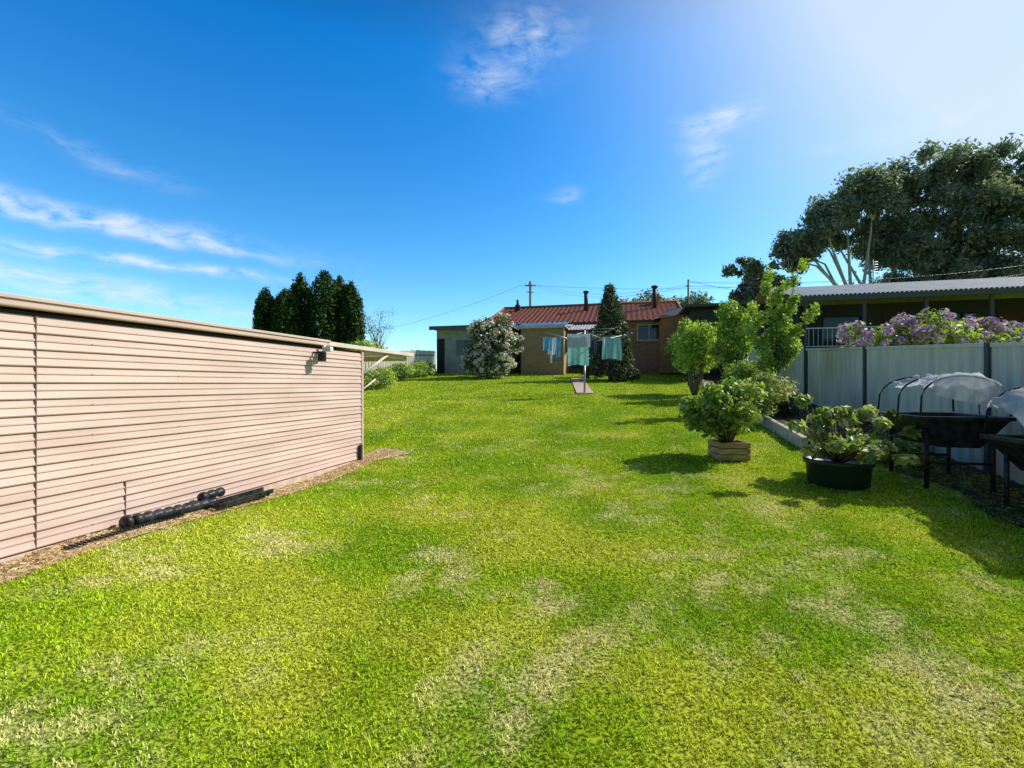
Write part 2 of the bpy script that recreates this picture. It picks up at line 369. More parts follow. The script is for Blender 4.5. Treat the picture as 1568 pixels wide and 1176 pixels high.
# ------------------------------------------------------------ right fence
fg=noisy('fence_sheet_beige',(.50,.49,.42),(.66,.64,.55),scale=1.5,rough=.45,bump=.02,stretch=(3,3,.6))
fd=mat('fence_post_slate',(.05,.075,.085),.45)
def fxp(y,off=0,z=0):
    d=Vector((.253,1,0)).normalized(); nn_=Vector((-d.y,d.x,0))
    return Vector((4.6+.253*y,y,0))+nn_*off+Vector((0,0,z))
def ftop(y): return 1.77+.0655*y
fence=empty('metal_panel_fence',(6.3,6.8,.6))
V=[];F=[]; y=-1.0; k=0; pat=[(0,0),(.07,0),(.10,.035),(.17,.035)]
while y<25.5:
    for dy,o in pat:
        yy=y+dy; p=fxp(yy,o); V.append((p.x,p.y,ftop(yy)-1.72)); V.append((p.x,p.y,ftop(yy)-.02))
    y+=.20
for i in range(len(V)//2-1): F.append((2*i,2*i+2,2*i+3,2*i+1))
mesh('sheets',V,F,fg,fence)
py=[0.0,2.86,5.76,8.75,11.7,14.6,17.5,20.4,23.3,25.3]
def fbar(name,y0,y1,o0,o1,za,zb,m):
    V=[]
    for s in (za,zb):
        for yy,o in ((y0,o0),(y1,o0),(y1,o1),(y0,o1)):
            p=fxp(yy,o); V.append((p.x,p.y,ftop(yy)+s))
    bevel(mesh(name,V,[(0,1,2,3),(7,6,5,4),(0,4,5,1),(1,5,6,2),(2,6,7,3),(3,7,4,0)],m,fence),.004)
for i in range(len(py)-1):
    fbar('top_rail_%d'%i,py[i]+.035,py[i+1]-.035,-.02,.055,-.03,.02,fg)
    fbar('bottom_rail_%d'%i,py[i]+.035,py[i+1]-.035,-.02,.055,-1.75,-1.68,fg)
for i,yy in enumerate(py): fbar('post_%d'%i,yy-.033,yy+.033,-.03,.075,-1.8,.03,fd)
pal=noisy('weathered_paling',(.38,.34,.27),(.58,.53,.44),scale=3,bump=.2,stretch=(4,4,.5))
lf=empty('paling_fence',(-5.6,16,1.4)); V=[];F=[]
y=9.0;i=0
while y<28:
    x=-6.3+(y-9)*.085; z0=G(x,y); hh=1.25+.05*random.random(); b=len(V)
    for (dy,dx) in ((0,0),(.11,0),(.11,-.02),(0,-.02)): V.append((x+dx+.01*(i%2),y+dy,z0-.1))
    for (dy,dx) in ((0,0),(.11,0),(.11,-.02),(0,-.02)): V.append((x+dx+.01*(i%2),y+dy,z0+hh))
    F+=[(b,b+1,b+5,b+4),(b+1,b+2,b+6,b+5),(b+2,b+3,b+7,b+6),(b+3,b,b+4,b+7),(b+4,b+5,b+6,b+7)]
    y+=.13;i+=1
mesh('palings',V,F,pal,lf)
tubes('rails',[([(-6.3+(q-9)*.085-.05,q,G(-6.3+(q-9)*.085,q)+zz) for q in range(9,29)],.035) for zz in (.3,1.0)],pal,lf,seg=4,smooth=False)

# ------------------------------------------------------------ raised bed
soil=noisy('bed_soil',(.035,.022,.014),(.10,.065,.04),scale=12,bump=1,rough=.95)
V=[];F=[];ys=np.linspace(7.05,25,60)
for yy in ys:
    x0=float(bedx(yy)); x1=4.6+.253*yy
    for j in range(7):
        x=x0+.05+(x1-x0-.05)*j/6; V.append((x,yy,G(x,yy)+.13+.03*random.random()))
for i in range(len(ys)-1):
    for j in range(6): a=i*7+j; F.append((a,a+1,a+8,a+7))
mesh('garden_bed_soil',V,F,soil,smooth=True)
V=[];F=[];ys=np.linspace(2.6,6.9,24)
for yy in ys:
    for j in range(6):
        x=4.35+.23*(yy-3)+ (4.6+.253*yy-4.35-.23*(yy-3))*j/5 + (0 if j else .12*math.sin(yy*4)); V.append((x,yy,G(x,yy)+.012))
for i in range(len(ys)-1):
    for j in range(5): a=i*6+j; F.append((a,a+1,a+7,a+6))
mesh('bare_soil',V,F,soil,smooth=True)
kerb=empty('garden_bed_edging',(4.5,7,.7))
def sleeper(name,a,b,m,wd=.09,h0=-.1,h1=.2):
    a=Vector((*a,0));b=Vector((*b,0)); d=(b-a).normalized(); q=Vector((-d.y,d.x,0))*wd/2; V=[]
    for hh in (h0,h1):
        for p,s in ((a,-1),(b,-1),(b,1),(a,1)):
            w_=p+q*s; V.append((w_.x,w_.y,G(p.x,p.y)+hh))
    return bevel(mesh(name,V,[(3,2,1,0),(4,5,6,7),(0,1,5,4),(1,2,6,5),(2,3,7,6),(3,0,4,7)],m,kerb),.012)
seg=[7.0]; 
while seg[-1]<24: seg.append(seg[-1]+1.3)
for i in range(len(seg)-1):
    sleeper('sleeper_%d'%i,(float(bedx(seg[i])),seg[i]+.02),(float(bedx(seg[i+1])),seg[i+1]-.02),conc)
sleeper('sleeper_end',(4.58,6.98),(6.3,6.9),conc)

V=[];F=[];ys=np.linspace(14.65,21,40)
for yy in ys:
    for o,dz in ((-.27,0),(-.27,.045),(.27,.045),(.27,0)):
        x=float(pathx(yy))+o; V.append((x,yy,G(float(pathx(yy)),yy)+dz))
for i in range(len(ys)-1):
    for j in range(3): a=i*4+j; F.append((a,a+1,a+5,a+4))
F.append((0,1,2,3))
mesh('concrete_path',V,F,noisy('pink_concrete',(.44,.32,.26),(.56,.45,.38),scale=5,bump=.2))

# ------------------------------------------------------------ clothes hoist
gal=mat('galvanised_steel',(.35,.36,.37),.4,.7)
HX,HY=2.35,14.8; HZ=G(HX,HY)
ho=empty('rotary_clothes_hoist',(HX,HY,HZ))
L=[([(HX,HY,HZ-.1),(HX,HY,HZ+1.0)],.034),([(HX,HY,HZ+1.0),(HX,HY,HZ+2.05)],.026)]
ends=[]
for k in range(4):
    a=math.radians(25+90*k); e=(HX+1.5*math.cos(a),HY+1.5*math.sin(a),HZ+1.95); ends.append(Vector(e))
    L.append(([(HX,HY,HZ+1.62),e],.014)); L.append(([(HX,HY,HZ+2.0),(HX+.75*math.cos(a),HY+.75*math.sin(a),HZ+1.79)],.008))
L.append(([(HX,HY,HZ+1.15),(HX+.16,HY-.05,HZ+1.15),(HX+.17,HY-.05,HZ+1.05)],.009))
tubes('frame',L,gal,ho)
ctr=Vector((HX,HY,HZ+1.62)); L=[]
for fr in (1,.82,.64,.46):
    q=[ctr.lerp(e,fr) for e in ends]
    for i in range(4): L.append(([q[i],q[(i+1)%4]],.0025))
tubes('lines',L,gal,ho,seg=4)
def clothmat(name,c1,c2,scale=8):
    m=noisy(name,c1,c2,scale=scale,bump=.1,rough=.9); n_,l_=N(m); b=n_['Principled BSDF']; o=n_['Material Output']
    t=n_.new('ShaderNodeBsdfTranslucent'); t.inputs[0].default_value=(*c2,1); x=n_.new('ShaderNodeMixShader'); x.inputs[0].default_value=.4
    l_.new(b.outputs[0],x.inputs[1]); l_.new(t.outputs[0],x.inputs[2]); l_.new(x.outputs[0],o.inputs[0]); return m
teal=clothmat('teal_towel_fabric',(.19,.46,.47),(.25,.55,.55)); blue=clothmat('blue_cloth',(.06,.25,.50),(.15,.42,.66)); flor=clothmat('floral_cloth',(.80,.80,.84),(.40,.45,.58),30); whc=clothmat('white_cloth',(.75,.78,.82),(.68,.74,.82))
def cloth(name,a,b,drop,m,parent,top=0,taper=0,nw=14,nh=14,amp=.035):
    a=Vector(a);b=Vector(b); d=(b-a); q=Vector((-d.y,d.x,0)).normalized(); V=[];F=[]; ph=random.random()*6
    for j in range(nh+1):
        t=j/nh
        for i in range(nw+1):
            s=i/nw; s2=.5+(s-.5)*(1-taper*t)
            p=a+d*s2+q*(amp*t*math.sin(s*9+ph+t*1.5)+amp*.6*math.sin(s*21+ph)*t)
            V.append((p.x,p.y,p.z-top-drop*t-.02*math.sin(s*math.pi)*(1-t)-.02*math.sin(s*7+ph)*t))
    for j in range(nh):
        for i in range(nw): k=j*(nw+1)+i; F.append((k,k+1,k+nw+2,k+nw+1))
    return mesh(name,V,F,m,parent,smooth=True)
zt=HZ+1.83
t1=empty('teal_towel',(2.0,14.0,zt)); cloth('upper_floral',(1.66,13.75,zt),(2.34,13.65,zt),.42,flor,t1); cloth('towel',(1.68,13.80,zt),(2.30,13.70,zt),.95,teal,t1)
t2=empty('bath_towel',(3.1,14.3,zt)); cloth('towel',(2.82,14.2,zt-.05),(3.42,14.35,zt-.05),.68,teal,t2,taper=-.05); cloth('hem',(2.82,14.17,zt-.05),(2.9,14.19,zt-.05),.3,whc,t2)
cl=empty('hanging_clothes',(1.3,14.6,zt))
for i,(xa,xb,dr,mm,tp) in enumerate(((.98,1.28,.42,blue,.1),(1.10,1.42,.55,whc,.3),(1.40,1.60,.62,blue,.3),(1.22,1.34,.8,whc,.5))):
    cloth('garment_%d'%i,(xa,14.45+.12*i,zt-.02),(xb,14.50+.12*i,zt-.02),dr,mm,cl,taper=tp)
cloth('shirt',(2.45,14.6,zt),(2.75,14.7,zt),.6,clothmat('dark_cloth',(.03,.04,.06),(.06,.08,.1)),cl,taper=.2)

# ------------------------------------------------------------ main house
RZ=-math.atan(.253)
def brickmat(name,c1,c2,mort,bw=.23,bh=.076):
    m=mat(name,c1,.85); n_,l_=N(m); b=n_['Principled BSDF']; t_=n_.new('ShaderNodeTexCoord'); s_=n_.new('ShaderNodeSeparateXYZ'); l_.new(t_.outputs['Object'],s_.inputs[0])
    a_=n_.new('ShaderNodeMath'); a_.operation='ADD'; l_.new(s_.outputs[0],a_.inputs[0]); l_.new(s_.outputs[1],a_.inputs[1])
    c_=n_.new('ShaderNodeCombineXYZ'); l_.new(a_.outputs[0],c_.inputs[0]); l_.new(s_.outputs[2],c_.inputs[1])
    k=n_.new('ShaderNodeTexBrick'); k.inputs['Scale'].default_value=1; k.inputs['Brick Width'].default_value=bw; k.inputs['Row Height'].default_value=bh; k.inputs['Mortar Size'].default_value=.008
    k.inputs['Color1'].default_value=(*c1,1); k.inputs['Color2'].default_value=(*c2,1); k.inputs['Mortar'].default_value=(*mort,1)
    l_.new(c_.outputs[0],k.inputs[0]); l_.new(k.outputs[0],b.inputs['Base Color'])
    bp=n_.new('ShaderNodeBump'); bp.inputs['Strength'].default_value=.4; bp.inputs['Distance'].default_value=.01; bp.invert=True; l_.new(k.outputs['Fac'],bp.inputs['Height']); l_.new(bp.outputs[0],b.inputs['Normal'])
    return m
brick=brickmat('brown_brick',(.40,.17,.09),(.55,.29,.16),(.42,.31,.23))
glass=mat('window_glass',(.02,.025,.03),.05,0,.8); frame=mat('window_frame',(.75,.74,.7),.4)
house=empty('brick_house',(9.1,25.3,2.3),RZ)
LW=11.0; DP=9; WH=2.85
box('walls',(-LW/2,DP/2,WH/2-.3),(LW,DP,WH+.6),brick,house,True)
for i,(xc,wd,zc,hh) in enumerate(((-1.45,1.25,2.25,.95),(-4.1,1.5,2.0,1.2))):
    box('window_glass_%d'%i,(xc,-.012,zc),(wd-.1,.02,hh-.1),glass,house,True)
    for s in (-1,1):
        box('window_jamb_%d_%d'%(i,s),(xc+s*wd/2,-.03,zc),(.06,.07,hh),frame,house,True)
        box('window_head_%d_%d'%(i,s),(xc,-.03,zc+s*(hh/2-.03)),(wd-.06,.068,.06),frame,house,True)
    box('window_mullion_%d'%i,(xc,-.03,zc),(.04,.066,hh-.12),frame,house,True)
    box('window_sill_%d'%i,(xc,-.05,zc-hh/2-.05),(wd+.2,.12,.07),brick,house,True)
tile=noisy('terracotta_tile',(.20,.075,.055),(.35,.135,.10),scale=5,rough=.8,bump=.2,detail=6,lo=.3,hi=.7,spec=.15)
def tileroof(name,x0,x1,y0,z0,y1,z1,m,parent,hip=0):
    V=[];F=[]; nx=int((x1-x0)/.075); rows=int(math.hypot(y1-y0,z1-z0)/.32)
    for r in range(rows):
        for e in (0,1):
            t=(r+e)/rows; lift=.0 if e else .035
            for i in range(nx+1):
                x=x0+(x1-x0)*i/nx; V.append((x,y0+(y1-y0)*t,z0+(z1-z0)*t+lift+.022*math.sin(i*math.pi/2)))
    for r in range(rows*2-1):
        for i in range(nx):
            a=r*(nx+1)+i; F.append((a,a+1,a+nx+2,a+nx+1))
    return mesh(name,V,F,m,parent,True)
tileroof('roof_front',-LW-.1,.45,-.5,2.88,4.5,4.65,tile,house)
tileroof('roof_back',-LW-.1,.45,9.5,2.88,4.5,4.65,tile,house)
tubes('ridge_cap',[([(-LW-.1,4.5,4.68),(.47,4.5,4.68)],.12),([(.45,-.5,2.93),(.45,4.5,4.70)],.07),([(-LW-.1,-.5,2.93),(-LW-.1,4.5,4.70)],.07)],tile,house,True)
mesh('gables',[(0,.0,2.55),(0,9,2.55),(0,4.5,4.55),(-LW,.0,2.55),(-LW,9,2.55),(-LW,4.5,4.55)],[(0,1,2),(5,4,3)],brick,house,True)
box('front_gutter',(-LW/2+.15,-.55,2.82),(LW+.6,.12,.12),mat('gutter_brown',(.14,.06,.05),.5),house,True,bev=.01)
box('soffit',(-LW/2,-.24,2.74),(LW+.5,.46,.03),cream,house,True)
box('chimney_flue_base',(-9.9,3.6,4.5),(.3,.3,.5),blk,house,True,bev=.02)
tubes('flues',[([(-9.9,3.6,4.6),(-9.9,3.6,5.1)],.09),([(-1.0,2.8,4.0),(-1.0,2.8,5.3)],.13),([(-1.0,2.8,5.3),(-1.0,2.8,5.42)],.2),([(-5.2,2.8,4.0),(-5.2,2.8,5.2)],.13),([(-5.2,2.8,5.2),(-5.2,2.8,5.3)],.19)],mat('flue_dark',(.05,.035,.03),.5),house,True)
box('brick_chimney',(-.9,4.0,4.6),(.5,.5,1.0),brick,house,True)
def corr(name,x0,x1,y0,z0,y1,z1,m,parent,pitch=.076,amp=.012,local=True):
    nx=int((x1-x0)/pitch*4); V=[];F=[]
    for (yy,zz) in ((y0,z0),(y1,z1)):
        for i in range(nx+1): V.append((x0+(x1-x0)*i/nx,yy,zz+amp*math.sin(i*math.pi/2)))
    for i in range(nx): F.append((i,i+1,i+nx+2,i+nx+1))
    return mesh(name,V,F,m,parent,local,smooth=True)
galr=noisy('corrugated_iron',(.33,.34,.35),(.46,.47,.48),scale=1.5,rough=.5,bump=.03,stretch=(6,.5,1)); 
corr('veranda_roof',-6.5,-4.3,-2.3,2.25,-.5,2.75,galr,house,.15,.02)
for i,x in enumerate((-6.4,-4.4)): box('veranda_post_%d'%i,(x,-2.2,.95),(.1,.1,2.5),cream,house,True)
sol=mat('solar_panel',(.02,.045,.10),.12,0,.8)
for i in range(4):
    mesh('solar_panel_%d'%i,[(-9.6+i*.95,-1.9,2.55),(-8.68+i*.95,-1.9,2.55),(-8.68+i*.95,-.6,2.90),(-9.6+i*.95,-.6,2.90)],[(0,1,2,3)],sol,house,True)
corr('lean_to_roof',-9.9,-5.6,-2.0,2.48,-.45,2.80,galr,house,.15,.02)
def boards(name,x0,x1,z0,z1,y,m,parent,bh=.16):
    V=[];F=[]; z=z0
    while z<z1-.01:
        b=len(V); V+=[(x0,y-.025,z),(x1,y-.025,z),(x1,y,z+bh),(x0,y,z+bh),(x0,y,z),(x1,y,z)]; F+=[(b,b+1,b+2,b+3),(b+4,b+5,b+1,b)]; z+=bh
    return mesh(name,V,F,m,parent,True)
tan=noisy('tan_weatherboard',(.38,.24,.14),(.48,.33,.20),scale=3,bump=.1,stretch=(.5,1,4)); grey=noisy('grey_weatherboard',(.34,.35,.31),(.44,.45,.40),scale=3,bump=.1)
ob=empty('weatherboard_outbuilding',(2.6,23.4,2.1),RZ)
box('core',(-1.1,1.25,1.1),(2.2,2.4,2.7),tan,ob,True); boards('boards_front',-2.2,0,-.2,2.4,.03,tan,ob)
box('corner_stop',(.03,.0,1.1),(.06,.12,2.6),tan,ob,True)
box('flat_roof',(-1.1,1.2,2.52),(2.5,2.8,.08),conc,ob,True,bev=.01); box('fascia',(-1.1,-.21,2.5),(2.52,.03,.16),cream,ob,True)
gs=empty('grey_garage',(-2.0,24.3,2.1),RZ)
box('core',(-.2,1.6,1.15),(4.0,3.0,2.7),grey,gs,True); boards('boards_front',-1.7,1.8,-.2,2.5,.07,grey,gs)
box('dark_opening',(-1.95,.06,1.0),(.4,.06,2.0),pinkd,gs,True)
box('flat_roof',(-.2,1.5,2.57),(4.5,3.6,.10),mat('roof_dark',(.10,.10,.10)),gs,True,bev=.01); box('fascia',(-.2,-.33,2.55),(4.5,.04,.2),mat('fascia_slate',(.12,.13,.13)),gs,True)
box('corner_post',(1.8,.03,1.1),(.1,.1,2.7),cream,gs,True)
box('side_window',(-.6,.035,1.5),(.9,.03,.8),glass,gs,True)

# ------------------------------------------------------------ neighbour house (right)
nh=empty('neighbour_house',(12.0,19.0,3.3),RZ)
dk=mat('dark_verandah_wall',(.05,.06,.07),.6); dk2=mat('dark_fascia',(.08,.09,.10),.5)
corr('iron_roof',-.2,15.5,-.1,2.0,5.2,3.35,galr,nh,.16,.03); corr('iron_roof_back',-.2,15.5,10.4,2.0,5.2,3.35,galr,nh,.16,.03)
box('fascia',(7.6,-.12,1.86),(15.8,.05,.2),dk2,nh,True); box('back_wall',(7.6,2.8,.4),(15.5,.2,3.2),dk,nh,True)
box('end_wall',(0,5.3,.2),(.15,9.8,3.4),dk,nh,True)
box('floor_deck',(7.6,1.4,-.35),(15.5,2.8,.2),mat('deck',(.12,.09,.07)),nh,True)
for i in range(8): box('post_%d'%i,(.2+i*2.1,.05,.6),(.11,.11,2.4),dk2,nh,True)
for i in range(3):
    box('window_%d'%i,(2.6+i*4.2,2.68,.9),(1.6,.05,1.1),glass,nh,True); box('door_frame_%d'%i,(4.6+i*4.2,2.68,.6),(.9,.05,1.9),mat('door_brown',(.10,.05,.03)),nh,True)
tubes('railing',[([(.2,.0,.65),(3.8,.0,.65)],.03),([(.2,.0,-.1),(3.8,.0,-.1)],.02)]+[([(.3+i*.17,0,-.1),(.3+i*.17,0,.65)],.010) for i in range(21)],wht,nh,True,seg=5)
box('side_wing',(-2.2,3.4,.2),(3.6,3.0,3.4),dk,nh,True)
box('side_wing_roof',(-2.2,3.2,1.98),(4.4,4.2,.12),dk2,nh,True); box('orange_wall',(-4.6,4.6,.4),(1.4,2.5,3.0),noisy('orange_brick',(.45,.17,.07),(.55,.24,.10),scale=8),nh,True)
mesh('orange_wall_roof',[(-5.6,3.2,1.7),(-3.7,3.2,1.98),(-3.7,6.0,1.98),(-5.6,6.0,1.7),(-4.6,4.6,2.5)],[(0,1,4),(1,2,4),(2,3,4),(3,0,4)],dk2,nh,True)
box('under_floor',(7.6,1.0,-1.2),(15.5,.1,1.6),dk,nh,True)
tubes('aerial',[([(4.6,4.5,3.0),(4.6,4.5,4.4)],.025)]+[([(4.4,4.5,3.8+.12*i),(4.8,4.5,3.8+.12*i)],.012) for i in range(5)],gal,nh,True,seg=5)
tubes('water_pipe',[([(7.9,-.3,-.8),(7.9,-.3,1.9)],.05)],gal,nh,True)

# ------------------------------------------------------------ vegetation
bark=noisy('bark',(.10,.075,.05),(.20,.16,.12),scale=10,bump=.6,stretch=(1,1,.3)); bark_e=noisy('eucalypt_bark',(.42,.40,.36),(.62,.59,.54),scale=3,bump=.2,stretch=(1,1,.3))
lm_gr=leafmat('leaf_shrub',[(.07,.13,.015),(.17,.28,.03),(.30,.42,.07),(.58,.60,.24)],.4)
lm_lt=leafmat('leaf_light',[(.10,.19,.02),(.24,.38,.035),(.40,.52,.07),(.60,.65,.2)],.45)
lm_cy=leafmat('leaf_cypress',[(.014,.038,.008),(.034,.08,.014),(.08,.14,.02)],.15,gloss=.015)
lm_dk=leafmat('leaf_greygreen',[(.03,.055,.025),(.07,.105,.055),(.14,.17,.10)],.2,gloss=.05)
lm_eu=leafmat('leaf_eucalypt',[(.09,.13,.125),(.16,.205,.19),(.27,.32,.27)],.42,gloss=.08)  # lightened blue-grey: distant haze is mixed into the leaf colours
lm_wf=leafmat('white_blossom',[(.50,.47,.43),(.72,.69,.64),(.82,.80,.76)],.25)
lm_li=leafmat('lilac_blossom',[(.28,.14,.44),(.50,.32,.68),(.70,.55,.82)],.3)

def branchy(base,tips,r0,r1,wob=.1,mid=.5):
    L=[]
    b=Vector(base)
    for t in tips:
        t=Vector(t); m1=b.lerp(t,mid*.5)+Vector((random.uniform(-wob,wob),random.uniform(-wob,wob),wob*.5)); m2=b.lerp(t,.5+mid*.4)+Vector((random.uniform(-wob,wob),random.uniform(-wob,wob),wob))
        L.append(([b,m1,m2,t],[r0,r0*.75,r0*.4,r1]))
    return L
crate=noisy('crate_timber',(.30,.20,.10),(.46,.34,.19),scale=6,bump=.3,stretch=(1,1,4))
cx,cy=3.08,6.5; cz=G(cx,cy)
e=empty('planter_shrub',(cx,cy,cz))
for i in range(3):
    z=cz+.045+.085*i
    for s in (-1,1):
        box('crate_slat_%d_%d'%(i,s),(cx,cy+s*.19,z),(.42,.025,.075),crate,e,bev=.004); box('crate_end_%d_%d'%(i,s),(cx+s*.198,cy,z),(.022,.35,.075),crate,e,bev=.004)
for sx in (-1,1):
    for sy in (-1,1): box('crate_post_%d_%d'%(sx,sy),(cx+sx*.17,cy+sy*.16,cz+.12),(.04,.04,.25),crate,e)
box('crate_soil',(cx,cy,cz+.18),(.36,.34,.08),soil,e)
cl_=subclumps((cx-.1,cy,cz+.70),(.57,.50,.34),30,.15,.35)+subclumps((cx+.32,cy+.1,cz+.92),(.28,.3,.2),9,.11,.5)+subclumps((cx-.42,cy,cz+.6),(.25,.25,.22),8,.1,.5)
tubes('stems',branchy((cx,cy,cz+.18),[tuple(c) for c,_ in cl_[::2]],.022,.004,.05),bark,e,seg=5)
leaves('leaves',cl_,6800,.085,lm_gr,e,aspect=.5,shell=.2,out=.35,jit=.7)
bx,by=4.75,9.0; bz=G(bx,by)+.13
e=empty('variegated_shrub',(bx,by,bz)); cl_=subclumps((bx,by,bz+.5),(.6,.5,.42),24,.18,.3)
tubes('stems',branchy((bx,by,bz-.05),[tuple(c) for c,_ in cl_[::3]],.02,.004,.05),bark,e,seg=5)
leaves('leaves',cl_,4200,.07,leafmat('leaf_variegated',[(.12,.18,.03),(.28,.36,.07),(.55,.57,.24),(.68,.68,.42)],.35),e,shell=.2,out=.35,jit=.6)
px_,py_=3.78,5.3; pz=G(px_,py_)
e=empty('potted_magnolia',(px_,py_,pz))
potm=mat('green_pot_plastic',(.012,.035,.028),.4)
V=[];F=[];sg=32; prf=[(.27,0),(.30,.02),(.32,.25),(.345,.255),(.35,.305),(.325,.305),(.31,.26),(.0,.25)]
for r,z in prf:
    for k in range(sg): V.append((px_+r*math.cos(2*math.pi*k/sg),py_+r*math.sin(2*math.pi*k/sg),pz+z))
for i in range(len(prf)-1):
    for k in range(sg): F.append((i*sg+k,i*sg+(k+1)%sg,(i+1)*sg+(k+1)%sg,(i+1)*sg+k))
mesh('pot',V,F,potm,e,smooth=True)
tips=[]
for k in range(34):
    a=random.uniform(0,2*math.pi); rr=random.uniform(.1,.66)*(1 if random.random()<.75 else .5); zz=.36+random.random()*.50-.25*max(0,rr-.45)
    tips.append((px_+rr*math.cos(a),py_+rr*.8*math.sin(a),pz+zz))
tips+=[(px_+.85,py_,pz+.62),(px_-.55,py_-.1,pz+.70),(px_-.42,py_,pz+.98),(px_+.7,py_+.1,pz+.8),(px_+.1,py_,pz+.85)]
tubes('branches',branchy((px_,py_,pz+.25),tips,.014,.005,.07),bark,e,seg=5)
leaves('leaves',[(np.array(t),(.09,.09,.065)) for t in tips],2900,.10,leafmat('leaf_magnolia',[(.09,.15,.03),(.20,.29,.06),(.40,.46,.16),(.58,.60,.32)],.35),e,aspect=.42,shell=.3,out=.4,up=.4,jit=.5)
tx,ty=6.0,10.5; tz=G(tx,ty)+.12
e=empty('young_tree',(tx,ty,tz))
tips=[(tx-.15,ty,tz+3.15),(tx+.62,ty+.1,tz+3.3),(tx+.45,ty,tz+2.6),(tx+.78,ty-.1,tz+2.3),(tx-.45,ty+.1,tz+2.4),(tx-.5,ty,tz+1.7),(tx+.2,ty-.1,tz+1.9),(tx+.65,ty+.2,tz+1.5),(tx-.3,ty-.2,tz+1.2),(tx+.2,ty,tz+2.7)]
L=[([(tx,ty,tz-.1),(tx+.03,ty,tz+.8),(tx+.08,ty,tz+1.6)],[.045,.035,.02])]
for i,t in enumerate(tips): L+=branchy((tx+.03,ty,tz+.5+.06*i),[t],.018,.004,.06)
tubes('branches',L,bark,e,seg=6)
cl_=[]
for t in tips:
    for q in np.linspace(.35,1,8):
        c=np.array((tx+.05,ty,tz+.7))*(1-q)+np.array(t)*q+rng.normal(size=3)*.06; cl_.append((c,(.13,.13,.16)))
leaves('leaves',cl_,7500,.08,lm_lt,e,aspect=.5,shell=.1,out=.3,jit=.6)
def shrub(name,c,r,n,size,m,k=22,sr=.35,fl=None,fln=0,fls=.1,stem=True,inner=.45,shell=.3):
    z0=G(c[0],c[1]); e=empty(name,(c[0],c[1],z0)); cc=(c[0],c[1],c[2])
    cl_=subclumps(cc,[q-sr*.6 for q in r],k,sr,inner)+[(np.array(cc),np.array(r)*.72)]
    if stem: tubes('stems',branchy((c[0],c[1],z0-.05),[tuple(q) for q,_ in cl_[:10]],.05,.01,.15),bark,e,seg=6)
    leaves('leaves',cl_,n,size,m,e,shell=shell,out=.4,jit=.5,zmin=z0)
    if fl:
        fc=[]
        for q,s in cl_[:-1]:
            for dd in unit(12): fc.append((np.array(q)+dd*np.array(s)*1.05,(fls*.9,fls*.9,fls*.8)))
        leaves('blossom',fc,fln,fls*.6,fl,e,aspect=.9,shell=.6,out=.7,jit=.15)
    return e
shrub('green_shrub',(5.75,14.4,2.75),(.85,.9,1.15),6500,.11,lm_lt,26,.28)
shrub('green_shrub',(6.35,13.2,2.9),(.62,.8,1.15),5500,.11,lm_lt,22,.25)
shrub('green_shrub',(7.6,19.5,3.2),(1.2,1.2,1.2),5500,.14,lm_gr,20,.4)
shrub('low_shrub',(5.9,11.6,1.7),(.55,.6,.55),4000,.08,lm_gr,16,.18)
shrub('low_shrub',(5.6,9.6,1.30),(.5,.6,.38),3500,.07,lm_dk,14,.16)
shrub('snowball_viburnum',(-1.0,21.3,3.45),(1.5,1.4,1.6),17000,.13,lm_dk,48,.36,lm_wf,10500,.17)
dx,dy=4.3,20.0; dz=G(dx,dy); e=empty('grey_leaf_tree',(dx,dy,dz)); cl_=[]
for q in np.linspace(0,1,13):
    R=.95*(1-q**1.6)+.15
    for k in range(6):
        a=rng.uniform(0,6.28); cl_.append((np.array((dx+R*.65*math.cos(a),dy+R*.65*math.sin(a),dz+.5+3.4*q)),(.30*(.5+R*.6),)*2+(.35,)))
tubes('trunk',[([(dx,dy,dz-.1),(dx,dy,dz+2),(dx,dy,dz+3.9)],[.1,.07,.02])],bark,e)
leaves('leaves',cl_,14000,.14,lm_dk,e,shell=.2,out=.4,jit=.7)
shrub('low_shrub',(4.7,19.4,2.15),(.8,.6,.5),3500,.12,lm_dk,14,.2)
shrub('low_shrub',(3.5,21.5,2.6),(.8,.6,.7),3500,.12,lm_dk,14,.25)
shrub('lilac_bush',(9.6,10.7,2.55),(2.1,.9,.85),16000,.10,lm_lt,46,.32,lm_li,12000,.13)
shrub('lilac_bush',(12.6,11.0,2.35),(2.1,.9,.85),10000,.10,lm_lt,34,.32,lm_li,7000,.13)
def cypress(x,y,top,w_):
    z0=G(x,y); e=empty('cypress_tree',(x,y,z0)); H=top-z0; cl_=[]
    for q in np.linspace(.03,1,30):
        R=w_/2*min(1,(q/.12)**.5)*(1-max(0,(q-.5)/.5)**2.6*.85)
        cl_.append((np.array((x,y,z0+H*q*.96)),(R*.75,R*.75,H*.05)))
        for k in range(8 if R>.25 else 4):
            a=rng.uniform(0,6.28); s=.12+R*.18
            cl_.append((np.array((x+R*.80*math.cos(a),y+R*.80*math.sin(a),z0+H*q*.97)),(s,s,s*2.0)))
    tubes('trunk',[([(x,y,z0-.1),(x,y,z0+H*.85)],[.14,.03])],bark,e)
    leaves('foliage',cl_,15000,.15,lm_cy,e,aspect=.55,shell=.35,out=.5,up=.3,jit=.4)
for x_c,tp,wd_c,yy in ((-15.08,7.53,1.36,28),(-13.44,7.32,1.71,27.2),(-13.15,8.57,1.71,28.5),(-11.52,8.65,2.16,28),(-11.13,8.65,1.69,29.5),(-10.02,8.02,1.62,28.4)):
    cypress(x_c,yy,tp,wd_c)
qx,qy=-7.6,26; qz=G(qx,qy); e=empty('bare_tree',(qx,qy,qz)); L=[([(qx,qy,qz),(qx,qy,qz+1.4)],[.07,.05])]; cl_=[]
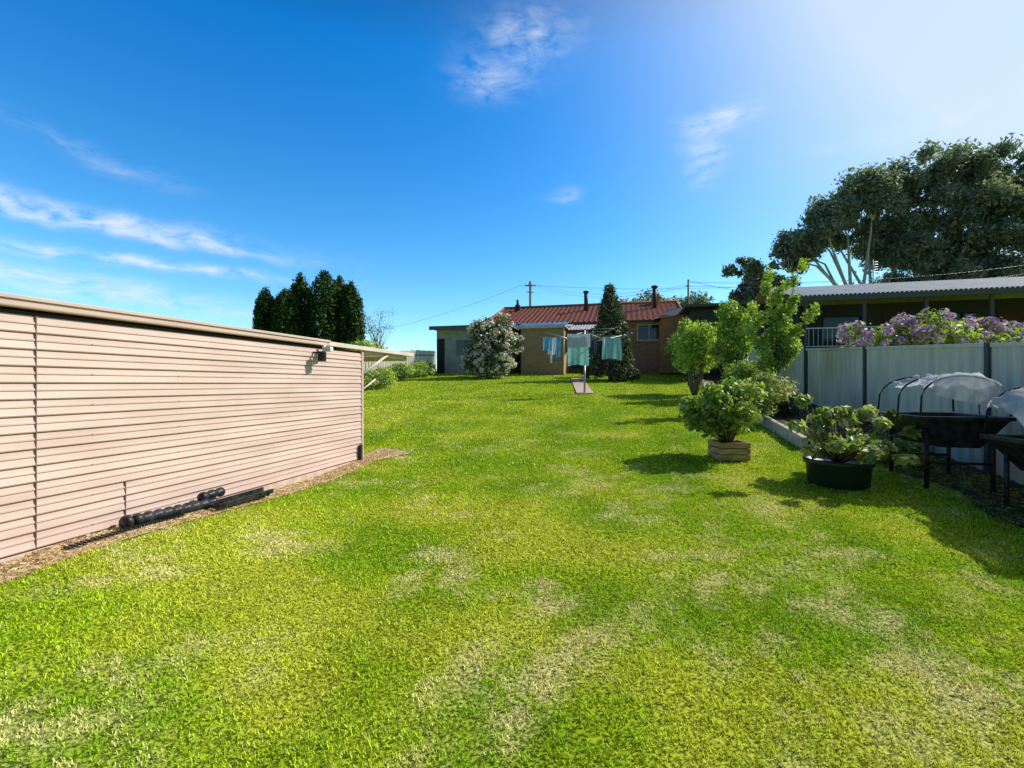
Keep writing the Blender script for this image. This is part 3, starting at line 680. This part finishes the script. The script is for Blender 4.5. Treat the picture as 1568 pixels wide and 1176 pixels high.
for k in range(26):
    t=(qx+random.uniform(-.8,.8),qy+random.uniform(-.6,.6),qz+random.uniform(2.2,3.7)); L+=branchy((qx,qy,qz+1.2),[t],.02,.005,.12); cl_.append((np.array(t),(.25,.25,.25)))
tubes('branches',L,bark,e,seg=5); leaves('sparse_leaves',cl_,900,.08,lm_eu,e)
shrub('green_shrub',(-7.3,22,2.9),(1.3,1.0,.9),6000,.13,lm_lt,20,.35)
shrub('green_shrub',(-9.0,24,3.0),(1.5,1.0,1.0),6000,.14,lm_gr,20,.35)
for i,(x,y,r) in enumerate(((-5.3,14.6,.5),(-5.1,16.2,.55),(-5.1,18.0,.6),(-4.9,20,.65),(-4.6,22,.7),(-4.5,23.6,.6),(-5.6,13.2,.45))):
    shrub('border_shrub',(x,y,G(x,y)+r*.5),(r*1.3,r*1.5,r*.85),3000,.09,lm_gr if i%2 else lm_lt,14,.22)
# big eucalypts
def euc(name,base,clumps,n,dens=11):
    e=empty(name,base); b=Vector(base); L=[]
    fork=b+Vector((random.uniform(-.5,.5),0,4)); L.append(([b,b.lerp(fork,.5)+Vector((.15,0,0)),fork],[.45,.36,.3]))
    C=[]
    for c,r in clumps:
        L+=branchy(fork-Vector((0,0,random.random()*1.5)),[c],.19,.05,.8); 
        sub=subclumps(c,(r*1.1,r*.9,r*.85),dens,r*.36,.35,.8); C+=sub
        for q,_ in sub[:7]:
            L.append(([Vector(c)-Vector((0,0,r*.8)),Vector(c).lerp(Vector(q),.6)-Vector((0,0,.15)),Vector(q)],[.07,.045,.02]))
    tubes('trunk_and_limbs',L,bark_e,e,seg=6)
    leaves('foliage',C,n,.38,lm_eu,e,aspect=.42,shell=.1,out=.25,up=.0,jit=.9)
euc('eucalyptus_tree',(31.0,40,3.6),[((25.0,40,14.0),1.8),((26.8,39,15.8),2.1),((29.0,41,17.3),2.4),((31.6,40,18.0),2.5),((24.2,40,12.6),1.5),((33.6,42,16),2.5),((30.2,42,15.5),1.6),((27.0,42,13.4),1.1),((34.5,39,13.2),2.0),((28,42,15),1.4)],32000,16)
euc('eucalyptus_tree',(38.0,42,3.6),[((35,42,19.4),2.5),((38,41,20.8),2.6),((41,42,21.2),2.8),((44,42,20.6),2.8),((37.5,41,17.2),2.8),((41,40,17.2),3.0),((35.8,43,14.4),2.6),((39,42,13.4),2.8),((44,41,17.2),2.8),((42.5,40,13.4),2.8)],58000,18)
euc('eucalyptus_tree',(46.0,40,3.6),[((46,40,18.4),3.0),((45,39,14.4),3.0),((48,40,14.4),3.0),((42,39,10.5),2.6),((49,41,18.4),2.9),((46,38,10.5),2.8),((38,39,10),2.5),((34.5,40,9.8),2.1),((50,40,11),2.9)],46000,18)
euc('eucalyptus_tree',(21.0,42,3.6),[((21.6,42,12.2),1.5),((23,42,11.0),1.5),((24.4,42,9.6),1.6),((21.4,42,10),1.5)],12000,13)
C=[]
for (x,y,z,r) in ((17,52,11.2,1.9),(19.5,52,11.0,2.0),(21.5,52,12.0,2.0),(23,52,10,2.2),(26,52,10,3),(30,52,10.5,3),(34,52,10.5,3.2),(38,52,11,3.4),(43,52,12,3.8),(48,52,13,4),(54,52,14,4.4),(60,52,14,4.4),(12,60,12.2,1.5),(14.5,60,12.6,1.8),(17,60,13,2),(19,60,12.6,2)):
    C+=subclumps((x,y,z-1),(r,r,r*.7),10,r*.45,.3)
    C+=[(np.array((x,y,z-3)),(r,r,2.2))]
leaves('distant_trees',C,30000,.5,lm_eu,None,shell=.2,out=.3)

# ------------------------------------------------------------ power poles & lines
pt=noisy('pole_timber',(.12,.10,.08),(.2,.17,.14),scale=5,stretch=(1,1,.2))
e=empty('power_pole',(9.45,24.5,2.2)); tubes('pole',[([(9.45,24.5,2.2),(9.45,24.5,7.25)],[.07,.05]),([(9.3,24.5,6.9),(9.6,24.5,6.9)],.02)],pt,e)
e=empty('utility_pole',(2.0,50,3)); tubes('pole',[([(2.0,50,2.5),(2.0,50,12.9)],[.16,.12]),([(1.4,50,12.4),(2.6,50,12.4)],.07),([(1.6,50,11.7),(2.4,50,11.7)],.05)],pt,e)
tubes('insulators',[([(2+q,50,12.4),(2+q,50,12.65)],.05) for q in (-.5,-.2,.2,.5)],wht,e,seg=6)
def wire(a,b,sag=.4,r=.012):
    a=Vector(a);b=Vector(b); return ([a.lerp(b,t/14)-Vector((0,0,sag*4*(t/14)*(1-t/14))) for t in range(15)],r)
tubes('power_lines',[wire((1.5,50,12.65),(-30,56,6.5),1.5,.012),wire((2.5,50,12.65),(9.4,24.5,6.95),.8,.008),wire((2.2,50,12.65),(9.6,24.5,6.9),1.0,.008),wire((9.45,24.5,7.2),(13,19.5,5.4),.2,.008),
 wire((2.5,50,12.4),(60,48,16),1.8,.012),wire((9.45,24.5,7.1),(40,30,10.5),.7,.008),wire((9.45,24.5,6.9),(40,30,9.8),.7,.008)],blk,None,seg=4)

# ------------------------------------------------------------ raised garden pods with netting
net=bpy.data.materials.new('white_netting'); net.use_nodes=True; n_,l_=N(net); n_.clear()
o_=n_.new('ShaderNodeOutputMaterial'); d_=n_.new('ShaderNodeBsdfDiffuse'); d_.inputs[0].default_value=(.70,.72,.76,1); t_=n_.new('ShaderNodeBsdfTranslucent'); t_.inputs[0].default_value=(.70,.73,.78,1)
tr=n_.new('ShaderNodeBsdfTransparent'); a_=n_.new('ShaderNodeMixShader'); a_.inputs[0].default_value=.45; l_.new(d_.outputs[0],a_.inputs[1]); l_.new(t_.outputs[0],a_.inputs[2])
b_=n_.new('ShaderNodeMixShader'); b_.inputs[0].default_value=.18; l_.new(a_.outputs[0],b_.inputs[1]); l_.new(tr.outputs[0],b_.inputs[2]); l_.new(b_.outputs[0],o_.inputs[0])
def pod(cx,cy,L_,W_,zr,ht,k0,k1,rzo=0):
    e=empty('raised_garden_pod',(cx,cy,G(cx,cy)),RZ+rzo)
    rim=zr-G(cx,cy)
    hw,hl=W_/2,L_/2
    V=[];F=[]
    def rect(a,b,z): return [(-a,-b,z),(a,-b,z),(a,b,z),(-a,b,z)]
    for a,b,z in ((hw+.03,hl+.03,rim-.03),(hw+.03,hl+.03,rim+.01),(hw-.03,hl-.03,rim+.01),(hw-.05,hl-.05,rim-.1)): V+=rect(a,b,z)
    V+=rect(hw,hl,rim-.031); V+=rect(hw*.45,hl*.85,rim-.34)
    for s in (0,4,8):
        for k in range(4): F.append((s+k,s+(k+1)%4,s+4+(k+1)%4,s+4+k))
    F.append((12,13,14,15)); 
    for k in range(4): F.append((16+k,20+k,20+(k+1)%4,16+(k+1)%4))
    F.append((20,23,22,21))
    bevel(mesh('trough',V,F,blk2,e,True),.008)
    legs=[]
    for sx in (-1,1):
        for sy in (-1,1): legs.append(([(sx*hw*.75,sy*hl*.8,-.1),(sx*hw*.75,sy*hl*.8,rim-.05)],.022))
    legs+=[([(-hw*.75,s*hl*.8,rim*.35),(hw*.75,s*hl*.8,rim*.35)],.015) for s in (-1,1)]
    tubes('legs',legs,blk2,e,True,smooth=True)
    hoops=[];m_=12
    for j in range(3):
        yy=-hl+2*hl*j/2; pts=[]
        for k in range(m_+1):
            t=math.pi*k/m_; x=-hw*math.cos(t); z=rim+.02+ht*min(1,math.sin(t)**.55)
            pts.append(Vector((x,yy*(1-.10*math.sin(t)),z)))
        hoops.append((pts,.010))
    hoops.append(([(0,-hl*.9,rim+ht+.02),(0,hl*.9,rim+ht+.02)],.008))
    tubes('hoops',hoops,blk2,e,True,seg=6)
    NA,NB=44,40; V=[];F=[]
    X0=rng.uniform(0,60)
    A,B=np.meshgrid(np.linspace(0,1,NA+1),np.linspace(0,1,NB+1))
    wr=(fbm(A.ravel()*5+X0,B.ravel()*4,1.2,4,.6)-.5).reshape(A.shape)
    fold=(np.abs(fbm((A*2.2+B*1.6).ravel()+X0,(A-B).ravel()*.4,4,2,.5)-.5)).reshape(A.shape)
    for j in range(NB+1):
        jj=B[j,0]; yy=-hl+2*hl*jj
        for k in range(NA+1):
            lo=k0+.06*math.sin(jj*7+X0); hi=k1+.07*math.sin(jj*9+X0*2)
            t=math.pi*(lo+(hi-lo)*A[j,k]); sag=.10*math.sin(jj*2*math.pi)**2
            x=-(hw+.012)*math.cos(t); z=rim+.035+(ht-sag*math.sin(t))*min(1,max(math.sin(t),0)**.55)
            q=.16*wr[j,k]-.22*fold[j,k]
            V.append((x*(1+q*.8),yy*(1-.08*math.sin(t)),z+q*.7+.01))
    for j in range(NB):
        for k in range(NA): a=j*(NA+1)+k; F.append((a,a+1,a+NA+2,a+NA+1))
    mesh('netting',V,F,net,e,True,smooth=True)
    V=[];F=[]; ka=.03 if k0<.1 else k0
    for k in range(NA+1):
        t=math.pi*(ka+(.97-ka)*k/NA); x=-(hw+.01)*math.cos(t); zt_=rim+.035+ht*min(1,max(math.sin(t),0)**.55)
        lowz=rim+.03+(.22*(1-k/NA)*(1 if k0>.1 else 0))
        for q in range(9):
            f_=q/8; V.append((x*(1-.04*f_),-(hl*(1-.08*math.sin(t)*(1-f_))+.03*math.sin(k*.7+q*.4)*f_+.015*rng.random()),zt_*(1-f_)+lowz*f_))
    for k in range(NA):
        for q in range(8): a=k*9+q; F.append((a,a+1,a+10,a+9))
    mesh('end_net',V,F,net,e,True,smooth=True)
pod(5.08,5.45,.90,.82,1.28,.44,.26,.97)
pod(5.22,4.10,1.1,.90,1.12,.50,.05,.97,.05)
shrub('weed_clump',(5.3,6.3,.75),(.5,.4,.25),2500,.06,lm_gr,10,.15,stem=False)
